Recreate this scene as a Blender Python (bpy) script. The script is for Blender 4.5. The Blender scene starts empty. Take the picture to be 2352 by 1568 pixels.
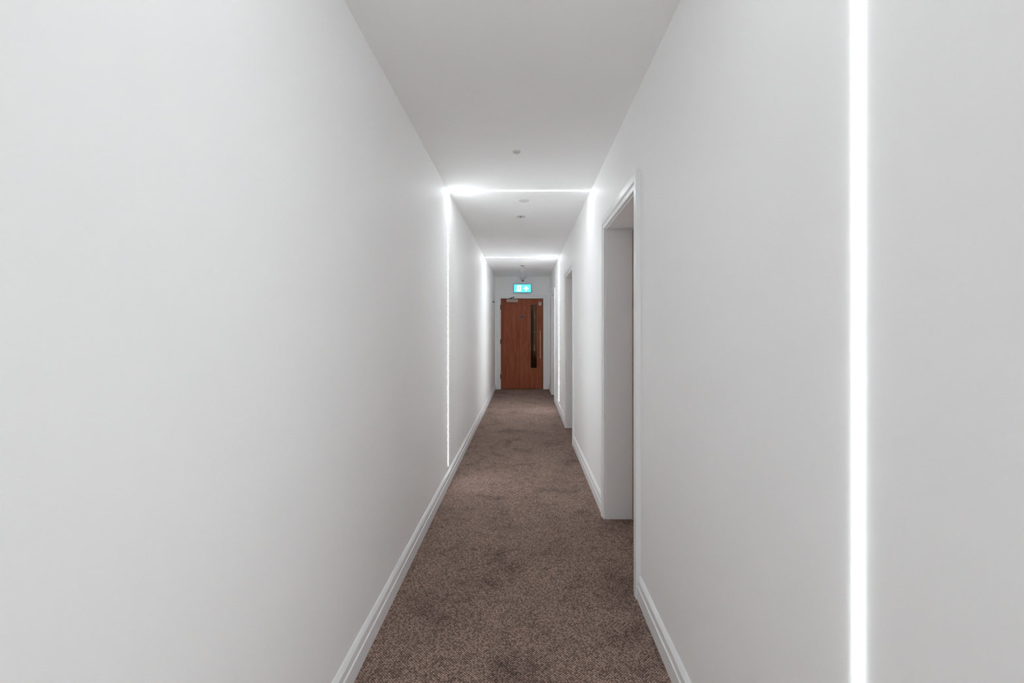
import bpy, bmesh, math, random
from mathutils import Vector, Matrix

random.seed(7)
scene = bpy.context.scene
C = scene.collection

# ------------------------------------------------------------------ camera
F = 1045.0                 # focal length in pixels of the 2352 px wide frame
VPX, VPY = 1204.5, 758.5   # where the corridor's lines meet
EYE = 1.345
cam_d = bpy.data.cameras.new('camera')
cam = bpy.data.objects.new('camera', cam_d)
C.objects.link(cam)
cam.location = (0, 0, EYE)
cam.rotation_euler = (math.pi / 2, 0, 0)
cam_d.sensor_width = 36.0
cam_d.lens = 36.0 * F / 2352.0
cam_d.shift_x = -(VPX - 1176.0) / 2352.0
cam_d.shift_y = -(784.0 - VPY) / 2352.0
cam_d.clip_start = 0.02
scene.camera = cam

# ------------------------------------------------------------------ world, exposure
w = bpy.data.worlds.new('world')
scene.world = w
w.use_nodes = True
w.node_tree.nodes['Background'].inputs[0].default_value = (0.02, 0.02, 0.02, 1)
w.node_tree.nodes['Background'].inputs[1].default_value = 1.0
scene.view_settings.view_transform = 'Standard'
scene.view_settings.look = 'None'
scene.view_settings.exposure = 0.2
scene.view_settings.gamma = 1.0
scene.view_settings.use_curve_mapping = False
scene.cycles.diffuse_bounces = 12
scene.cycles.max_bounces = 14
scene.cycles.use_light_tree = False
scene.cycles.glossy_bounces = 3
scene.cycles.transmission_bounces = 4

LED = 36.0                 # radiance of the linear lights
# strength of each strip, tuned on its own to balance the corridor's brightness
GAIN = {'led_near': 0.57, 'led_middle': 0.90, 'led_far': 1.36, 'led_behind': 1.7, 'led_rear': 1.9}
LED_COL = (0.945, 1.0, 1.02)

# ------------------------------------------------------------------ dimensions
XL, XR = -0.671, 0.582     # inner faces of the corridor walls
ZC = EYE + 1.228           # ceiling
YE = 10.4                  # end wall
YB = -8.6                  # wall behind the camera
XO = 0.86                  # outer face of the right wall
SE = F / YE                # pixels per metre on the end wall


def ex(px): return (px - VPX) / SE
def ez(py): return EYE + (VPY - py) / SE


# ------------------------------------------------------------------ materials
def new_mat(name):
    m = bpy.data.materials.new(name)
    m.use_nodes = True
    nt = m.node_tree
    return m, nt, nt.nodes['Principled BSDF']


def N(nt, t, **kw):
    n = nt.nodes.new(t)
    for k, v in kw.items():
        setattr(n, k, v)
    return n


def ramp(nt, stops, interp='LINEAR'):
    r = N(nt, 'ShaderNodeValToRGB')
    r.color_ramp.interpolation = interp
    e = r.color_ramp.elements
    e[0].position, e[0].color = stops[0][0], (*stops[0][1], 1)
    e[1].position, e[1].color = stops[-1][0], (*stops[-1][1], 1)
    for p, c in stops[1:-1]:
        x = e.new(p)
        x.color = (*c, 1)
    return r


def paint_mat(name, col, rough=0.6, spec=0.25, var=0.02, bump=0.04, bscale=220.0, marks=0.0):
    m, nt, b = new_mat(name)
    L = nt.links.new
    tc = N(nt, 'ShaderNodeTexCoord')
    n1 = N(nt, 'ShaderNodeTexNoise')
    n1.inputs['Scale'].default_value = 1.7
    n1.inputs['Detail'].default_value = 2
    L(tc.outputs['Object'], n1.inputs['Vector'])
    lo = tuple(c * (1 - var) for c in col)
    hi = tuple(min(1, c * (1 + var)) for c in col)
    r = ramp(nt, [(0.3, lo), (0.7, hi)])
    L(n1.outputs['Fac'], r.inputs['Fac'])
    out = r.outputs['Color']
    if marks > 0:
        n3 = N(nt, 'ShaderNodeTexNoise')
        n3.inputs['Scale'].default_value = 5.5
        n3.inputs['Detail'].default_value = 3
        L(tc.outputs['Object'], n3.inputs['Vector'])
        r3 = ramp(nt, [(0.70, (1, 1, 1)), (0.80, (1 - marks,) * 3)])
        L(n3.outputs['Fac'], r3.inputs['Fac'])
        mx = N(nt, 'ShaderNodeMix', data_type='RGBA', blend_type='MULTIPLY')
        mx.inputs['Factor'].default_value = 1
        L(out, mx.inputs['A'])
        L(r3.outputs['Color'], mx.inputs['B'])
        out = mx.outputs['Result']
    L(out, b.inputs['Base Color'])
    b.inputs['Roughness'].default_value = rough
    b.inputs['Specular IOR Level'].default_value = spec
    if bump > 0:
        n2 = N(nt, 'ShaderNodeTexNoise')
        n2.inputs['Scale'].default_value = bscale
        n2.inputs['Detail'].default_value = 2
        L(tc.outputs['Object'], n2.inputs['Vector'])
        bp = N(nt, 'ShaderNodeBump')
        bp.inputs['Strength'].default_value = bump
        bp.inputs['Distance'].default_value = 0.002
        L(n2.outputs['Fac'], bp.inputs['Height'])
        L(bp.outputs['Normal'], b.inputs['Normal'])
    return m


def plain_mat(name, col, rough=0.5, metal=0.0, spec=0.5):
    m, nt, b = new_mat(name)
    L = nt.links.new
    tc = N(nt, 'ShaderNodeTexCoord')
    n1 = N(nt, 'ShaderNodeTexNoise')
    n1.inputs['Scale'].default_value = 60
    L(tc.outputs['Object'], n1.inputs['Vector'])
    r = ramp(nt, [(0.3, tuple(c * 0.95 for c in col)), (0.7, tuple(min(1, c * 1.05) for c in col))])
    L(n1.outputs['Fac'], r.inputs['Fac'])
    L(r.outputs['Color'], b.inputs['Base Color'])
    b.inputs['Roughness'].default_value = rough
    b.inputs['Metallic'].default_value = metal
    b.inputs['Specular IOR Level'].default_value = spec
    return m


def emit_mat(name, col, strength):
    m, nt, b = new_mat(name)
    b.inputs['Base Color'].default_value = (*[min(0.9, c) for c in col], 1)
    b.inputs['Emission Color'].default_value = (*col, 1)
    b.inputs['Emission Strength'].default_value = strength
    b.inputs['Roughness'].default_value = 0.5
    return m


def wood_mat(name, dark, mid, light, vertical='Z'):
    m, nt, b = new_mat(name)
    L = nt.links.new
    tc = N(nt, 'ShaderNodeTexCoord')
    mp = N(nt, 'ShaderNodeMapping')
    mp.inputs['Scale'].default_value = (14, 14, 0.9)
    L(tc.outputs['Object'], mp.inputs['Vector'])
    n1 = N(nt, 'ShaderNodeTexNoise')
    n1.inputs['Scale'].default_value = 2.0
    n1.inputs['Detail'].default_value = 8
    n1.inputs['Roughness'].default_value = 0.65
    n1.inputs['Distortion'].default_value = 0.6
    L(mp.outputs['Vector'], n1.inputs['Vector'])
    mp2 = N(nt, 'ShaderNodeMapping')
    mp2.inputs['Scale'].default_value = (90, 90, 3.5)
    L(tc.outputs['Object'], mp2.inputs['Vector'])
    n2 = N(nt, 'ShaderNodeTexNoise')
    n2.inputs['Scale'].default_value = 2.0
    n2.inputs['Detail'].default_value = 3
    L(mp2.outputs['Vector'], n2.inputs['Vector'])
    ad = N(nt, 'ShaderNodeMath', operation='MULTIPLY_ADD')
    ad.inputs[1].default_value = 0.35
    L(n2.outputs['Fac'], ad.inputs[0])
    sc = N(nt, 'ShaderNodeMath', operation='MULTIPLY')
    sc.inputs[1].default_value = 0.65
    L(n1.outputs['Fac'], sc.inputs[0])
    L(sc.outputs[0], ad.inputs[2])
    r = ramp(nt, [(0.34, dark), (0.5, mid), (0.66, light)])
    L(ad.outputs[0], r.inputs['Fac'])
    L(r.outputs['Color'], b.inputs['Base Color'])
    b.inputs['Roughness'].default_value = 0.45
    b.inputs['Specular IOR Level'].default_value = 0.12
    return m


def carpet_mat():
    m, nt, b = new_mat('brown_loop_carpet')
    L = nt.links.new
    tc = N(nt, 'ShaderNodeTexCoord')
    mp = N(nt, 'ShaderNodeMapping')
    mp.inputs['Rotation'].default_value = (0, 0, math.radians(45))
    L(tc.outputs['Object'], mp.inputs['Vector'])
    vo = N(nt, 'ShaderNodeTexVoronoi', voronoi_dimensions='2D', feature='F1')
    vo.inputs['Scale'].default_value = 1 / 0.0082
    vo.inputs['Randomness'].default_value = 0.34
    L(mp.outputs['Vector'], vo.inputs['Vector'])
    # round loops, pale on top, dark between
    r1 = ramp(nt, [(0.05, (0.50, 0.370, 0.318)), (0.40, (0.275, 0.194, 0.161)), (0.68, (0.062, 0.037, 0.028))])
    L(vo.outputs['Distance'], r1.inputs['Fac'])
    # every loop a little different
    hs = N(nt, 'ShaderNodeSeparateColor')
    L(vo.outputs['Color'], hs.inputs[0])
    mr = N(nt, 'ShaderNodeMapRange')
    mr.inputs['To Min'].default_value = 0.58
    mr.inputs['To Max'].default_value = 1.34
    L(hs.outputs[0], mr.inputs['Value'])
    # trodden and brushed patches, several sizes
    n1 = N(nt, 'ShaderNodeTexNoise')
    n1.inputs['Scale'].default_value = 3.2
    n1.inputs['Detail'].default_value = 6
    n1.inputs['Roughness'].default_value = 0.62
    n1.inputs['Distortion'].default_value = 0.5
    L(tc.outputs['Object'], n1.inputs['Vector'])
    r2 = ramp(nt, [(0.30, (0.64,) * 3), (0.46, (0.96,) * 3), (0.70, (1.10,) * 3)])
    L(n1.outputs['Fac'], r2.inputs['Fac'])
    n4 = N(nt, 'ShaderNodeTexNoise')
    n4.inputs['Scale'].default_value = 17
    n4.inputs['Detail'].default_value = 3
    L(tc.outputs['Object'], n4.inputs['Vector'])
    r4 = ramp(nt, [(0.28, (0.72,) * 3), (0.45, (1.0,) * 3)])
    L(n4.outputs['Fac'], r4.inputs['Fac'])
    cur = r1.outputs['Color']
    for src in (mr.outputs[0], r2.outputs['Color'], r4.outputs['Color']):
        mx = N(nt, 'ShaderNodeMix', data_type='RGBA', blend_type='MULTIPLY')
        mx.inputs['Factor'].default_value = 1
        L(cur, mx.inputs['A'])
        L(src, mx.inputs['B'])
        cur = mx.outputs['Result']
    L(cur, b.inputs['Base Color'])
    b.inputs['Roughness'].default_value = 0.95
    b.inputs['Specular IOR Level'].default_value = 0.05
    inv = N(nt, 'ShaderNodeMath', operation='SUBTRACT')
    inv.inputs[0].default_value = 1.0
    L(vo.outputs['Distance'], inv.inputs[1])
    bp = N(nt, 'ShaderNodeBump')
    bp.inputs['Strength'].default_value = 0.7
    bp.inputs['Distance'].default_value = 0.003
    L(inv.outputs[0], bp.inputs['Height'])
    L(bp.outputs['Normal'], b.inputs['Normal'])
    return m


M = {}
M['wall'] = paint_mat('white_wall_paint', (0.935, 0.935, 0.935), 0.55, 0.2, 0.010, 0.0)
M['ceil'] = paint_mat('white_ceiling_paint', (0.935, 0.935, 0.935), 0.8, 0.1, 0.008, 0.0)
M['gloss'] = paint_mat('white_gloss_woodwork', (0.88, 0.89, 0.90), 0.35, 0.4, 0.01, 0.0)
M['carpet'] = carpet_mat()
M['wood'] = wood_mat('red_brown_veneer', (0.205, 0.053, 0.024), (0.310, 0.092, 0.046), (0.40, 0.138, 0.078))
M['oak'] = wood_mat('orange_brown_veneer', (0.33, 0.235, 0.20), (0.40, 0.295, 0.25), (0.46, 0.345, 0.30))
M['bead'] = wood_mat('pale_glazing_bead', (0.20, 0.085, 0.040), (0.26, 0.115, 0.058), (0.33, 0.15, 0.08))
M['steel'] = plain_mat('satin_steel', (0.62, 0.57, 0.53), 0.35, 1.0)
M['closer'] = plain_mat('silver_painted_metal', (0.46, 0.35, 0.31), 0.5, 0.2)
M['brass'] = plain_mat('warm_satin_bar', (0.62, 0.45, 0.30), 0.4, 0.8)
M['darkmetal'] = plain_mat('dark_metal', (0.045, 0.038, 0.04), 0.4, 0.6)
M['plastic'] = plain_mat('white_plastic', (0.74, 0.74, 0.74), 0.4)
M['greyplastic'] = plain_mat('pale_grey_plastic', (0.70, 0.70, 0.70), 0.5)
M['ringgrey'] = plain_mat('grey_trim_ring', (0.62, 0.62, 0.62), 0.45)
M['chrome'] = plain_mat('chrome', (0.85, 0.85, 0.86), 0.12, 1.0)
M['darklens'] = plain_mat('dark_grey_lens', (0.16, 0.16, 0.16), 0.3)
M['black'] = plain_mat('black_plastic', (0.012, 0.012, 0.013), 0.15)
M['blue'] = plain_mat('dark_blue_disc', (0.030, 0.014, 0.030), 0.7, 0.0, 0.15)
M['bluelt'] = plain_mat('pale_disc_mark', (0.30, 0.24, 0.26), 0.4)
M['rim'] = plain_mat('disc_rim', (0.36, 0.24, 0.22), 0.35, 0.3)
M['plate'] = plain_mat('pale_plate', (0.56, 0.46, 0.43), 0.45)
M['plate2'] = plain_mat('pale_plate_mark', (0.36, 0.30, 0.27), 0.45)
M['lobby'] = wood_mat('dark_lobby_panelling', (0.10, 0.035, 0.015), (0.14, 0.05, 0.02), (0.18, 0.065, 0.028))
for key, dim in GAIN.items():
    M[key] = emit_mat(key + '_diffuser', LED_COL, LED * dim)
    M[key].cycles.emission_sampling = 'FRONT'
M['signcase'] = plain_mat('blue_grey_sign_case', (0.10, 0.28, 0.40), 0.4)
M['signface'] = emit_mat('cyan_lit_panel', (0.115, 0.74, 1.0), 0.9)
M['signwhite'] = emit_mat('white_lit_symbol', (0.93, 1.0, 1.0), 1.0)
g, nt, b = new_mat('door_glass')
b.inputs['Base Color'].default_value = (0.86, 0.84, 0.80, 1)
b.inputs['Transmission Weight'].default_value = 1.0
b.inputs['Roughness'].default_value = 0.0
b.inputs['Specular Tint'].default_value = (0.46, 0.27, 0.18, 1)
b.inputs['IOR'].default_value = 1.5
M['glass'] = g


M['signface'].cycles.emission_sampling = 'NONE'      # too faint to be worth sampling as lamps
M['signwhite'].cycles.emission_sampling = 'NONE'


# ------------------------------------------------------------------ mesh helpers
def add_box(bm, x0, x1, y0, y1, z0, z1, bevel=0.0):
    vs = [bm.verts.new((x, y, z)) for x in (x0, x1) for y in (y0, y1) for z in (z0, z1)]
    fs = [(0, 1, 3, 2), (4, 6, 7, 5), (0, 4, 5, 1), (2, 3, 7, 6), (0, 2, 6, 4), (1, 5, 7, 3)]
    faces = [bm.faces.new([vs[i] for i in f]) for f in fs]
    if bevel > 0:
        ed = set()
        for f in faces:
            ed.update(f.edges)
        bmesh.ops.bevel(bm, geom=list(ed), offset=bevel, segments=2, affect='EDGES', profile=0.5)


def add_sweep(bm, profiles):
    """profiles: list of equal-length closed rings (lists of 3D points); lofted and capped."""
    rings = [[bm.verts.new(p) for p in ring] for ring in profiles]
    n = len(rings[0])
    for a, c in zip(rings, rings[1:]):
        for i in range(n):
            j = (i + 1) % n
            bm.faces.new((a[i], a[j], c[j], c[i]))
    bm.faces.new(rings[0])
    bm.faces.new(list(reversed(rings[-1])))


def add_lathe(bm, prof, centre, axis='Z', seg=32):
    """prof: list of (r, h); h along the axis; open ends at r = 0 are closed."""
    def P(r, h, a):
        c, s = math.cos(a) * r, math.sin(a) * r
        if axis == 'Z':
            v = (c, s, h)
        elif axis == 'Y':
            v = (c, h, s)
        else:
            v = (h, c, s)
        return Vector(centre) + Vector(v)
    rings = []
    for r, h in prof:
        if r <= 1e-6:
            rings.append([bm.verts.new(P(0, h, 0))])
        else:
            rings.append([bm.verts.new(P(r, h, 2 * math.pi * k / seg)) for k in range(seg)])
    for a, c in zip(rings, rings[1:]):
        for k in range(seg):
            l = (k + 1) % seg
            if len(a) == 1 and len(c) == 1:
                continue
            if len(a) == 1:
                bm.faces.new((a[0], c[k], c[l]))
            elif len(c) == 1:
                bm.faces.new((a[k], a[l], c[0]))
            else:
                bm.faces.new((a[k], a[l], c[l], c[k]))


def add_rod(bm, p, q, r, seg=12):
    p, q = Vector(p), Vector(q)
    d = (q - p).normalized()
    u = d.orthogonal().normalized()
    v = d.cross(u)
    rings = []
    for c in (p, q):
        rings.append([tuple(c + (u * math.cos(2 * math.pi * k / seg) + v * math.sin(2 * math.pi * k / seg)) * r) for k in range(seg)])
    add_sweep(bm, rings)


def add_poly(bm, pts, y0, y1):
    """a flat plate: outline pts (x, z) standing in the XZ plane, thickness y0..y1"""
    add_sweep(bm, [[(x, y0, z) for x, z in pts], [(x, y1, z) for x, z in pts]])


def obj(name, bm, mat, parent=None, smooth=False):
    bmesh.ops.recalc_face_normals(bm, faces=bm.faces[:])
    me = bpy.data.meshes.new(name)
    bm.to_mesh(me)
    bm.free()
    me.materials.append(M[mat])
    if smooth:
        for p in me.polygons:
            p.use_smooth = True
    o = bpy.data.objects.new(name, me)
    C.objects.link(o)
    if parent is not None:
        o.parent = parent
        o.matrix_parent_inverse = parent_inverse(parent)
    if smooth:
        md = o.modifiers.new('edge_split', 'EDGE_SPLIT')
        md.split_angle = math.radians(35)
    return o


WORLD = {}


def parent_inverse(p):
    return Matrix.Translation(Vector(p.location)).inverted() if p.parent is None else Matrix.Translation(Vector(WORLD[p.name])).inverted() if p.name in WORLD else Matrix.Identity(4)


def box(name, dims, mat, parent=None, bevel=0.0):
    bm = bmesh.new()
    add_box(bm, *dims, bevel=bevel)
    return obj(name, bm, mat, parent)


def sub(name, bm, mat, parent, smooth=False):
    """a sub-part: its parent is a mesh part whose own vertices are in world coordinates"""
    o = obj(name, bm, mat, None, smooth)
    o.parent = parent
    root = parent.parent
    # the part sits at the world origin, so the sub-part keeps world coordinates too
    o.matrix_parent_inverse = Matrix.Identity(4)
    return o


def tag(o, label, cat, group=None, kind=None):
    o['label'] = label
    o['category'] = cat
    if group:
        o['group'] = group
    if kind:
        o['kind'] = kind
    return o


def thing(name, label, cat, loc, group=None, kind=None):
    o = bpy.data.objects.new(name, None)
    C.objects.link(o)
    o.location = loc
    o.empty_display_size = 0.1
    return tag(o, label, cat, group, kind)


# ------------------------------------------------------------------ room shell
floor = tag(box('floor', (XL - 0.02, XO, YB - 0.02, YE + 2.0, -0.12, 0.0), 'carpet'),
            'brown loop pile carpet running the length of the corridor', 'floor', kind='structure')
ceiling = tag(box('ceiling', (XL - 0.15, XO + 0.1, YB - 0.15, YE + 2.1, ZC, ZC + 0.15), 'ceil'),
              'plain white corridor ceiling crossed by light strips', 'ceiling', kind='structure')
tag(box('wall_left', (XL - 0.15, XL, YB, YE, -0.12, ZC), 'wall'),
    'long plain white wall on the left with one vertical light strip', 'wall', kind='structure')
tag(box('wall_back', (XL - 0.15, XO, YB - 0.15, YB, -0.12, ZC), 'wall'),
    'plain white wall closing the corridor behind the viewer', 'wall', kind='structure')

# right wall, pierced by three doorways: one mesh
DOORS = [(2.355, 3.245), (5.37, 6.27), (8.63, 9.53)]
DTOP = 2.064
LIN = 0.032          # thickness of the door lining
REV = 0.006          # the lining shows this much inside the casing


def opening_mesh():
    bm = bmesh.new()
    prev = YB
    for a, c in DOORS:
        a2, c2 = a - LIN + REV, c + LIN - REV
        add_box(bm, XR, XO, prev, a2, -0.12, ZC)
        add_box(bm, XR, XO, a2, c2, DTOP + LIN - REV, ZC)
        prev = c2
    add_box(bm, XR, XO, prev, YE, -0.12, ZC)
    return bm


tag(obj('wall_right', opening_mesh(), 'wall'),
    'plain white wall on the right with three recessed doorways', 'wall', kind='structure')

# end wall around the wooden door
EX0, EX1, ETOP = ex(1150.4), ex(1247.7), ez(685.4)
ELIN = 0.04
bm = bmesh.new()
add_box(bm, XL - 0.15, EX0 - ELIN, YE, YE + 0.14, -0.12, ZC)
add_box(bm, EX1 + ELIN, XO, YE, YE + 0.14, -0.12, ZC)
add_box(bm, EX0 - ELIN, EX1 + ELIN, YE, YE + 0.14, ETOP + ELIN, ZC)
tag(obj('wall_end', bm, 'wall'), 'short white wall at the far end around the brown door', 'wall', kind='structure')
# unlit lobby beyond the door's glass
bm = bmesh.new()
add_box(bm, XL - 0.15, XL, YE + 0.14, YE + 2.0, -0.12, ZC)
add_box(bm, XO - 0.1, XO, YE + 0.14, YE + 2.0, -0.12, ZC)
add_box(bm, XL - 0.15, XO, YE + 2.0, YE + 2.1, -0.12, ZC)
tag(obj('wall_lobby', bm, 'lobby'), 'dark lobby wall seen through the narrow glass of the end door', 'wall', kind='structure')

# ------------------------------------------------------------------ baseboards
BP = [(0.0, 0.0), (0.0195, 0.0), (0.0195, 0.066), (0.0185, 0.0685), (0.0150, 0.0695), (0.0150, 0.1000), (0.0135, 0.1040),
      (0.0050, 0.1165), (0.0030, 0.1180), (0.0, 0.1180)]


def baseboard(name, side, y0, y1, label):
    s, xw = (1, XL) if side == 'left' else (-1, XR)
    bm = bmesh.new()
    add_sweep(bm, [[(xw + s * t, y, z) for t, z in BP] for y in (y0, y1)])
    return tag(obj(name, bm, 'gloss'), label, 'baseboard', kind='structure')


CW = 0.080           # casing width
baseboard('baseboard_left', 'left', YB, YE, 'white stepped baseboard along the whole left wall')
segs = [(YB, DOORS[0][0] - CW), (DOORS[0][1] + CW, DOORS[1][0] - CW), (DOORS[1][1] + CW, DOORS[2][0] - CW), (DOORS[2][1] + CW, YE)]
names = ['white baseboard on the right wall nearest the viewer, before the first doorway',
         'white baseboard on the right wall between the first and second doorways',
         'white baseboard on the right wall between the second and third doorways',
         'short white baseboard on the right wall beside the brown end door']
for i, ((a, c), lb) in enumerate(zip(segs, names)):
    baseboard('baseboard_right', 'right', a, c, lb)

ECW = 0.090
bm = bmesh.new()
add_sweep(bm, [[(x, YE - t, z) for t, z in BP] for x in (XL + 0.0195, EX0 - ECW)])
tag(obj('baseboard_end', bm, 'gloss'), 'stub of white baseboard in the corner left of the brown door', 'baseboard', kind='structure')
bm = bmesh.new()
add_sweep(bm, [[(x, YB + t, z) for t, z in BP] for x in (XL + 0.0195, XR - 0.0195)])
tag(obj('baseboard_back', bm, 'gloss'), 'white baseboard on the wall behind the viewer', 'baseboard', kind='structure')

# ------------------------------------------------------------------ door casings
def casing_profile(wd):
    """(u outward from the opening, t proud of the wall)"""
    return [(0.0, 0.0), (0.0, 0.0150), (0.002, 0.0170), (0.026, 0.0170), (0.028, 0.0150), (0.030, 0.0170), (0.034, 0.0225),
            (0.038, 0.0240), (wd - 0.004, 0.0240), (wd - 0.001, 0.0225), (wd, 0.0190), (wd, 0.0)]


def casing(parent, to3, a, c, top, wd):
    """three mitred boards; to3(along, t, z) -> world point"""
    P = casing_profile(wd)
    for k in range(3):
        bm = bmesh.new()
        if k == 0:
            rings = [[to3(a - u, t, 0.0) for u, t in P], [to3(a - u, t, top + u) for u, t in P]]
        elif k == 1:
            rings = [[to3(a - u, t, top + u) for u, t in P], [to3(c + u, t, top + u) for u, t in P]]
        else:
            rings = [[to3(c + u, t, top + u) for u, t in P], [to3(c + u, t, 0.0) for u, t in P]]
        add_sweep(bm, rings)
        obj('casing_board', bm, 'gloss', parent)


# ------------------------------------------------------------------ side doors in deep recesses
side_labels = ['brown door set deep in the first and nearest doorway on the right wall',
               'door recess with white casing, the second doorway along the right wall',
               'door recess with white casing, the third and farthest doorway on the right wall']
XD = 0.766           # front face of the side doors
for i, (a, c) in enumerate(DOORS):
    d = thing('door_%d' % (i + 2), side_labels[i], 'door', (XR, (a + c) / 2, 0), kind='structure')
    casing(d, lambda s, t, z: (XR - t, s, z), a, c, DTOP + REV, CW)
    ia, ic = a + 0.0 - REV + 0.0, c + REV
    ia, ic = a + REV, c - REV
    # linings
    for y0, y1 in ((a - LIN + REV, ia), (ic, c + LIN - REV)):
        box('lining_board', (XR, XO, y0, y1, 0.0, DTOP), 'gloss', d, 0.0015)
    box('lining_board', (XR, XO, a - LIN + REV, c + LIN - REV, DTOP, DTOP + LIN - REV), 'gloss', d, 0.0015)
    # stops behind the leaf
    for y0, y1 in ((ia, ia + 0.012), (ic - 0.012, ic)):
        box('door_stop', (XD + 0.046, XD + 0.08, y0, y1, 0.0, DTOP), 'gloss', d)
    box('door_stop', (XD + 0.046, XD + 0.08, ia, ic, DTOP - 0.014, DTOP), 'gloss', d)
    leaf = box('door_leaf', (XD, XD + 0.044, ia + 0.003, ic - 0.003, 0.008, DTOP - 0.012), 'oak', d, 0.0015)
    leaf['label'] = 'orange-brown veneered door leaf'
    bm = bmesh.new()
    add_rod(bm, (XD - 0.05, ia + 0.07, 1.02), (XD - 0.05, ia + 0.19, 1.02), 0.009)
    add_rod(bm, (XD, ia + 0.07, 1.02), (XD - 0.05, ia + 0.07, 1.02), 0.009)
    h = obj('door_handle', bm, 'steel', d, True)

# ------------------------------------------------------------------ the brown end door
d1 = thing('door_1', 'red-brown wooden fire door with narrow glass at the corridor end', 'door', ((EX0 + EX1) / 2, YE, 0), kind='structure')
casing(d1, lambda s, t, z: (s, YE - t, z), EX0, EX1, ETOP, ECW)
for x0, x1 in ((EX0 - ELIN, EX0), (EX1, EX1 + ELIN)):
    box('frame_board', (x0, x1, YE, YE + 0.14, 0.0, ETOP), 'gloss', d1)
box('frame_board', (EX0 - ELIN, EX1 + ELIN, YE, YE + 0.14, ETOP, ETOP + ELIN), 'gloss', d1)
LX0, LX1, LZ0, LZ1 = EX0 + 0.004, EX1 - 0.011, 0.010, ETOP - 0.012
LY0, LY1 = YE + 0.004, YE + 0.050
for x0, x1 in ((EX0, EX0 + 0.016), (EX1 - 0.016, EX1)):
    box('door_stop', (x0, x1, LY1 + 0.003, LY1 + 0.04, 0.0, ETOP), 'darkmetal', d1)  # stops coloured dark: the shade in the gap round the leaf is painted
box('door_stop', (EX0, EX1, LY1 + 0.003, LY1 + 0.04, ETOP - 0.018, ETOP), 'darkmetal', d1)

# leaf with a real opening for the glass
GX0, GX1, GZ0, GZ1 = ex(1219.2), ex(1232.8), ez(844.8), ez(699.8)


def framed_slab(bm, x0, x1, z0, z1, gx0, gx1, gz0, gz1, y0, y1):
    out = [(x0, z0), (x1, z0), (x1, z1), (x0, z1)]
    inn = [(gx0, gz0), (gx1, gz0), (gx1, gz1), (gx0, gz1)]
    V = {}
    for k, (ring, y) in enumerate(((out, y0), (inn, y0), (out, y1), (inn, y1))):
        V[k] = [bm.verts.new((x, y, z)) for x, z in ring]
    for i in range(4):
        j = (i + 1) % 4
        bm.faces.new((V[0][i], V[0][j], V[1][j], V[1][i]))
        bm.faces.new((V[2][i], V[3][i], V[3][j], V[2][j]))
        bm.faces.new((V[0][i], V[2][i], V[2][j], V[0][j]))
        bm.faces.new((V[1][i], V[1][j], V[3][j], V[3][i]))


bm = bmesh.new()
framed_slab(bm, LX0, LX1, LZ0, LZ1, GX0 - 0.012, GX1 + 0.014, GZ0 - 0.014, GZ1 + 0.010, LY0, LY1)
leaf = obj('door_leaf', bm, 'wood', d1)
leaf['label'] = 'red-brown veneered leaf with vertical grain'
bm = bmesh.new()
framed_slab(bm, GX0 - 0.018, GX1 + 0.020, GZ0 - 0.020, GZ1 + 0.016, GX0, GX1, GZ0, GZ1, LY0 - 0.006, LY0 + 0.006)
obj('glazing_bead', bm, 'bead', d1)
pane = box('glass_pane', (GX0 - 0.010, GX1 + 0.010, LY0 + 0.018, LY0 + 0.025, GZ0 - 0.010, GZ1 + 0.008), 'glass', d1)
pane['label'] = 'tall narrow dark glass panel'
# hinges
for py in (705.5, 784.0, 864.0):
    bm = bmesh.new()
    z = ez(py)
    for k in range(5):
        add_rod(bm, (EX0 - 0.003, YE - 0.022, z - 0.055 + k * 0.022), (EX0 - 0.003, YE - 0.022, z - 0.055 + k * 0.022 + 0.0205), 0.0085, 10)
    obj('hinge', bm, 'darkmetal', d1)
# overhead closer
cl = box('door_closer', (ex(1163.2), ex(1189.5), LY0 - 0.055, LY0, ez(694.2), ez(687.0)), 'closer', d1, 0.004)
cl['label'] = 'silver overhead door closer'
ysp = LY0 - 0.03
bm = bmesh.new()
add_rod(bm, (ex(1173), ysp, ez(687.2)), (ex(1173), ysp, ez(684.6)), 0.011)
sub('closer_spindle', bm, 'darkmetal', cl, True).matrix_parent_inverse = Matrix.Identity(4)
bm = bmesh.new()
add_rod(bm, (ex(1172), ysp, ez(685.0)), (ex(1181.5), YE - 0.20, ez(683.6)), 0.010)
sub('closer_arm', bm, 'darkmetal', cl, True)
bm = bmesh.new()
add_rod(bm, (ex(1181.5), YE - 0.20, ez(683.6)), (ex(1179.5), YE - 0.028, ez(682.4)), 0.007)
sub('closer_arm', bm, 'darkmetal', cl, True)
# pull handle
xh = ex(1240.8)
bm = bmesh.new()
add_rod(bm, (xh, LY0 - 0.055, ez(758.6)), (xh, LY0 - 0.055, ez(822.4)), 0.0095, 14)
ph = obj('pull_handle', bm, 'brass', d1, True)
ph['label'] = 'long vertical bar handle'
for py in (761.0, 820.5):
    bm = bmesh.new()
    add_rod(bm, (xh, LY0, ez(py)), (xh, LY0 - 0.050, ez(py)), 0.008)
    sub('handle_mount', bm, 'darkmetal', ph, True)
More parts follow.
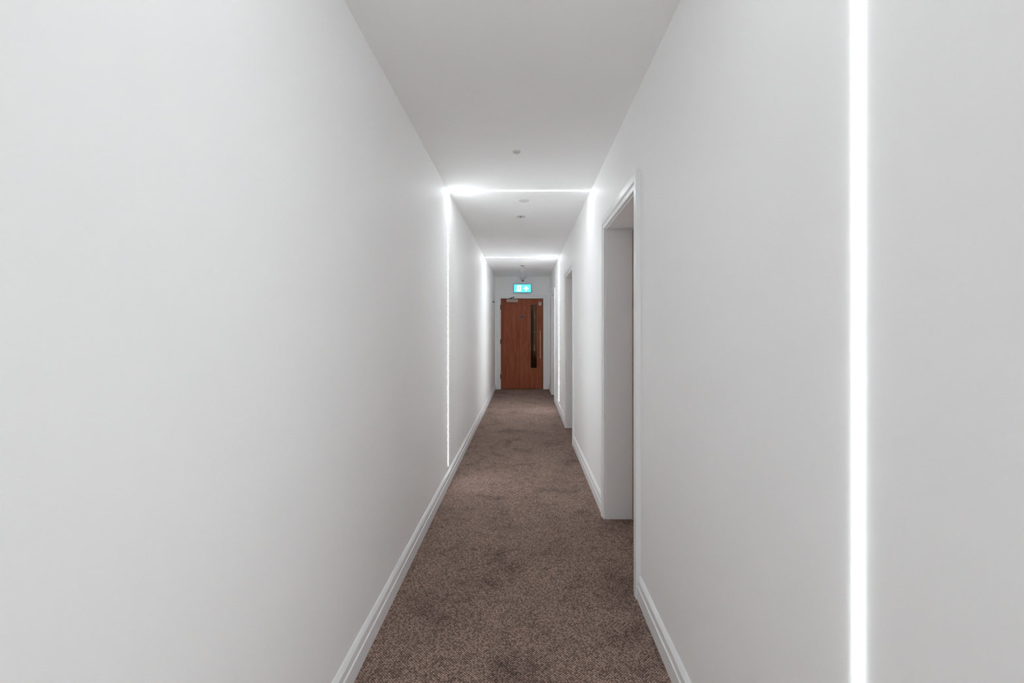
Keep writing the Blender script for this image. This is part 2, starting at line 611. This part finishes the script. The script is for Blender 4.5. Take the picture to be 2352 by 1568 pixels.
# round fire-door sign
xs, zs = ex(1198.7), ez(727.6)
bm = bmesh.new()
add_lathe(bm, [(0, -0.0015), (0.0425, -0.0015), (0.0425, -0.001), (0.0425, 0.0)], (xs, LY0, zs), 'Y', 36)
sg = obj('door_sign', bm, 'rim', d1)
sg['label'] = 'small round dark blue sign with a pale rim'
bm = bmesh.new()
add_lathe(bm, [(0, -0.003), (0.0345, -0.003), (0.0345, -0.0015)], (xs, LY0, zs), 'Y', 36)
sub('sign_face', bm, 'blue', sg)
bm = bmesh.new()
add_lathe(bm, [(0.0105, -0.0036), (0.016, -0.0036), (0.016, -0.003), (0.0105, -0.003), (0.0105, -0.0036)], (xs, LY0, zs), 'Y', 28)
add_box(bm, xs - 0.003, xs + 0.003, LY0 - 0.0036, LY0 - 0.003, zs - 0.009, zs + 0.009)
sub('sign_mark', bm, 'bluelt', sg)
# square plate in the top corner
bm = bmesh.new()
add_box(bm, ex(1236.9), ex(1243.8), LY0 - 0.012, LY0, ez(701.1), ez(693.6), 0.003)
pl = obj('corner_plate', bm, 'plate', d1)
pl['label'] = 'small square pale plate'
bm = bmesh.new()
xc, zc = ex(1240.4), ez(697.2)
add_box(bm, xc - 0.004, xc + 0.004, LY0 - 0.0135, LY0 - 0.012, zc - 0.016, zc + 0.016)
add_box(bm, xc + 0.004, xc + 0.016, LY0 - 0.0135, LY0 - 0.012, zc - 0.003, zc + 0.003)
sub('plate_mark', bm, 'plate2', pl)

# ------------------------------------------------------------------ linear lights: ceiling strip turning down one wall
LW, LP = 0.0125, 0.0030     # half width, how far the diffuser stands proud
DPROF = [(-LW, 0.0), (-LW * 0.55, LP), (LW * 0.55, LP), (LW, 0.0)]
LZ_BOT = 0.155


def linear_light(y, side, led, label):
    t = thing('linear_light', label, 'light strip', ((XL + XR) / 2, y, ZC - LP), 'linear light strips across the corridor')
    bm = bmesh.new()
    add_sweep(bm, [[(x, y + u, ZC - h) for u, h in DPROF] for x in (XL, XR)])
    obj('ceiling_diffuser', bm, led, t)
    s, xw = (1, XL) if side == 'left' else (-1, XR)
    bm = bmesh.new()
    add_sweep(bm, [[(xw + s * h, y + u, z) for u, h in DPROF] for z in (LZ_BOT, ZC - LP)])
    obj('wall_diffuser', bm, led, t)
    bm = bmesh.new()
    add_sweep(bm, [[(xw + s * h * 0.9, y + u, z) for u, h in DPROF] for z in (LZ_BOT - 0.003, LZ_BOT)])
    obj('end_cap', bm, 'plastic', t)
    return t


linear_light(0.794, 'right', 'led_near', 'bright white light strip running up the right wall nearest the viewer')
linear_light(4.000, 'left', 'led_middle', 'white light strip crossing the ceiling and running down the left wall')
linear_light(7.650, 'right', 'led_far', 'farthest white light strip, crossing the ceiling before the brown door and down the right wall')
linear_light(-2.45, 'left', 'led_behind', 'white light strip across the ceiling just behind the viewer')
linear_light(-5.50, 'right', 'led_rear', 'white light strip far behind the viewer, mirrored in the door glass')

# ------------------------------------------------------------------ illuminated exit sign
sx0, sx1, sz0, sz1 = ex(1179.6), ex(1220.4), ez(672.4), ez(652.4)
es = thing('exit_sign', 'lit cyan emergency exit sign with running figure and upward arrow above the door', 'sign',
           ((sx0 + sx1) / 2, YE, sz0))
YS = YE - 0.045
bm = bmesh.new()
add_box(bm, sx0, sx1, YS, YE, sz0, sz1, 0.004)
obj('sign_case', bm, 'signcase', es)
pn = box('lit_panel', (sx0 + 0.010, sx1 - 0.010, YS - 0.002, YS + 0.004, sz0 + 0.010, sz1 - 0.010), 'signface', es)


def zz(pts):   # points read off an enlarged view of the sign
    return [(ex(1170 + x / 39.2), ez(640 + y / 39.2)) for x, y in pts]


bm = bmesh.new()
add_poly(bm, zz([(690, 1140), (690, 1060), (650, 1030), (640, 980), (690, 950), (690, 610), (1065, 610), (1065, 1140)]), YS - 0.0035, YS - 0.002)
sub('doorway_symbol', bm, 'signwhite', pn)
bm = bmesh.new()


def limb(bm, pts, wd):
    for (ax, ay), (bx, by) in zip(pts, pts[1:]):
        dx, dy = bx - ax, by - ay
        L_ = math.hypot(dx, dy)
        nx, ny = -dy / L_ * wd / 2, dx / L_ * wd / 2
        add_poly(bm, zz([(ax + nx, ay + ny), (bx + nx, by + ny), (bx - nx, by - ny), (ax - nx, ay - ny)]), YS - 0.005, YS - 0.0035)


add_poly(bm, zz([(940 + 36 * math.cos(k * math.pi / 8), 705 + 36 * math.sin(k * math.pi / 8)) for k in range(16)]), YS - 0.005, YS - 0.0035)
limb(bm, [(915, 760), (860, 915)], 75)
limb(bm, [(910, 775), (840, 770), (795, 835)], 26)
limb(bm, [(920, 790), (975, 850), (1015, 840)], 26)
limb(bm, [(865, 905), (830, 990), (740, 1005)], 38)
limb(bm, [(880, 900), (930, 970), (965, 1060)], 38)
sub('running_figure', bm, 'signface', pn)
bm = bmesh.new()
add_poly(bm, zz([(1510, 660), (1735, 890), (1690, 985), (1585, 880), (1585, 1110), (1430, 1110), (1430, 880), (1330, 985), (1285, 890)]), YS - 0.0035, YS - 0.002)
sub('arrow_symbol', bm, 'signwhite', pn)
bm = bmesh.new()
xn = ex(1209.5)
add_lathe(bm, [(0, -0.028), (0.008, -0.026), (0.011, -0.018), (0.011, 0.0)], (xn, YE - 0.022, sz0), 'Z', 16)
obj('test_button', bm, 'greyplastic', es, True)

# ------------------------------------------------------------------ small ceiling fittings
def cpx(px, py):
    """a point on the ceiling from the photograph's pixel"""
    y = (ZC - EYE) * F / (VPY - py)
    return (px - VPX) * y / F, y


def sensor(px, py, r, label, hole):
    x, y = cpx(px, py)
    t = thing('ceiling_spotlight' if hole else 'ceiling_cover', label, 'spotlight' if hole else 'cover plate', (x, y, ZC))
    bm = bmesh.new()
    if hole:
        add_lathe(bm, [(r * 0.62, 0.0), (r * 0.62, -0.0035), (r * 0.80, -0.006), (r * 0.95, -0.0045), (r, -0.0015), (r, 0.0)], (x, y, ZC), 'Z', 40)
        obj('trim_ring', bm, 'ringgrey', t, True)
        bm = bmesh.new()
        add_lathe(bm, [(r * 0.62, 0.0), (r * 0.60, -0.0020), (r * 0.30, -0.0025), (0, -0.0025)], (x, y, ZC), 'Z', 32)
        obj('lens_plate', bm, 'greyplastic', t, True)
        bm = bmesh.new()
        add_lathe(bm, [(r * 0.26, -0.002), (r * 0.22, -0.007), (r * 0.10, -0.010), (0, -0.0105)], (x, y, ZC), 'Z', 24)
        obj('lens', bm, 'darklens' if hole > 1 else 'ringgrey', t, True)
    else:
        add_lathe(bm, [(r, 0.0), (r, -0.003), (r * 0.93, -0.005), (r * 0.6, -0.0062), (0, -0.0065)], (x, y, ZC), 'Z', 40)
        obj('cover_disc', bm, 'greyplastic', t, True)
        bm = bmesh.new()
        add_lathe(bm, [(r * 0.985, -0.0), (r * 1.06, -0.0012), (r * 1.08, 0.0)], (x, y, ZC), 'Z', 40)
        obj('cover_rim', bm, 'plastic', t, True)
    return t


sensor(1186.5, 348.5, 0.027, 'tiny round ceiling spotlight nearest the viewer, before the first ceiling light strip', 1)
sensor(1203.3, 460.8, 0.047, 'flat round grey cover plate on the ceiling just past the near ceiling light strip', 0)
sensor(1195.7, 497.0, 0.051, 'round ceiling spotlight with a dark lens, midway between the two ceiling light strips', 2)

# chrome spotlight and indicator near the smoke detector
x, y = cpx(1199.8, 608.9)
t = thing('ceiling_spotlight', 'small bright chrome-rimmed spotlight on the ceiling beyond the farthest light strip', 'spotlight', (x, y, ZC))
bm = bmesh.new()
add_lathe(bm, [(0.028, 0.0), (0.028, -0.008), (0.036, -0.011), (0.044, -0.008), (0.046, 0.0)], (x, y, ZC), 'Z', 32)
obj('trim_ring', bm, 'chrome', t, True)
bm = bmesh.new()
add_lathe(bm, [(0.028, -0.002), (0.015, -0.004), (0, -0.005)], (x, y, ZC), 'Z', 24)
obj('lens', bm, 'greyplastic', t, True)
x, y = cpx(1203.2, 613.2)
t = thing('indicator_lamp', 'tiny domed indicator on the ceiling between the chrome spotlight and the smoke detector', 'indicator', (x, y, ZC))
bm = bmesh.new()
add_lathe(bm, [(0.027, 0.0), (0.027, -0.006), (0.020, -0.010), (0.012, -0.010)], (x, y, ZC), 'Z', 24)
obj('base_ring', bm, 'ringgrey', t, True)
bm = bmesh.new()
add_lathe(bm, [(0.014, -0.010), (0.012, -0.018), (0.006, -0.022), (0, -0.023)], (x, y, ZC), 'Z', 20)
obj('dome', bm, 'plastic', t, True)

# smoke detector
x, y = -0.034, 9.30
t = thing('smoke_detector', 'white two-tier smoke detector hanging from the ceiling in front of the end door', 'smoke detector', (x, y, ZC))
bm = bmesh.new()
add_lathe(bm, [(0.058, 0.0), (0.058, -0.014), (0.054, -0.018), (0.030, -0.020)], (x, y, ZC), 'Z', 32)
obj('base', bm, 'plastic', t, True)
bm = bmesh.new()
add_lathe(bm, [(0.030, -0.018), (0.030, -0.036), (0.040, -0.040)], (x, y, ZC), 'Z', 32)
obj('neck', bm, 'ringgrey', t, True)
for k in range(8):
    a = k * math.pi / 4
    bm = bmesh.new()
    add_rod(bm, (x + 0.038 * math.cos(a), y + 0.038 * math.sin(a), ZC - 0.020), (x + 0.038 * math.cos(a), y + 0.038 * math.sin(a), ZC - 0.045), 0.0025, 6)
    obj('vent_rib', bm, 'plastic', t)
bm = bmesh.new()
add_lathe(bm, [(0.042, -0.044), (0.042, -0.050), (0.034, -0.060), (0.018, -0.066), (0, -0.067)], (x, y, ZC), 'Z', 32)
obj('sensing_head', bm, 'plastic', t, True)

# security camera under the ceiling at the end wall
x, y = -0.034, YE - 0.085
t = thing('security_camera', 'small white dome camera with a black lens above the exit sign', 'camera', (x, y, ZC))
bm = bmesh.new()
add_lathe(bm, [(0.076, 0.0), (0.074, -0.030), (0.060, -0.044), (0.052, -0.046)], (x, y, ZC), 'Z', 36)
obj('base', bm, 'plastic', t, True)
bm = bmesh.new()
add_lathe(bm, [(0.050, -0.040)] + [(0.055 * math.cos(a), -0.075 - 0.055 * math.sin(a)) for a in [math.radians(q) for q in (-35, -15, 5, 25, 45, 65, 80)]] + [(0, -0.130)], (x, y, ZC), 'Z', 36)
hd = obj('camera_ball', bm, 'plastic', t, True)
bm = bmesh.new()
lz = -0.106
add_lathe(bm, [(0, -0.060), (0.012, -0.059), (0.019, -0.053), (0.020, -0.035)], (x, y, ZC + lz), 'Y', 24)
obj('lens', bm, 'black', t, True)
bm = bmesh.new()
add_rod(bm, (x - 0.032, y - 0.046, ZC - 0.062), (x - 0.012, y - 0.056, ZC - 0.052), 0.004, 8)
add_rod(bm, (x - 0.012, y - 0.056, ZC - 0.052), (x + 0.012, y - 0.056, ZC - 0.052), 0.004, 8)
add_rod(bm, (x + 0.012, y - 0.056, ZC - 0.052), (x + 0.032, y - 0.046, ZC - 0.062), 0.004, 8)
obj('lens_hood', bm, 'ringgrey', t, True)

# small box high on the left wall by the door
y0, y1, z0, z1 = 9.52, 9.86, 1.960, 2.045
t = thing('wall_box', 'small white box with two dark fittings high on the left wall beside the brown door', 'wall box', (XL, (y0 + y1) / 2, z0))
bm = bmesh.new()
add_box(bm, XL, XL + 0.018, y0, y1, z0, z1, 0.005)
obj('case', bm, 'plastic', t)
for yy in (y0 + 0.06, y1 - 0.06):
    bm = bmesh.new()
    add_lathe(bm, [(0.011, 0.0), (0.011, -0.014), (0.007, -0.020), (0, -0.021)], (XL + 0.013, yy, z0), 'Z', 16)
    obj('fitting', bm, 'darkmetal', t, True)
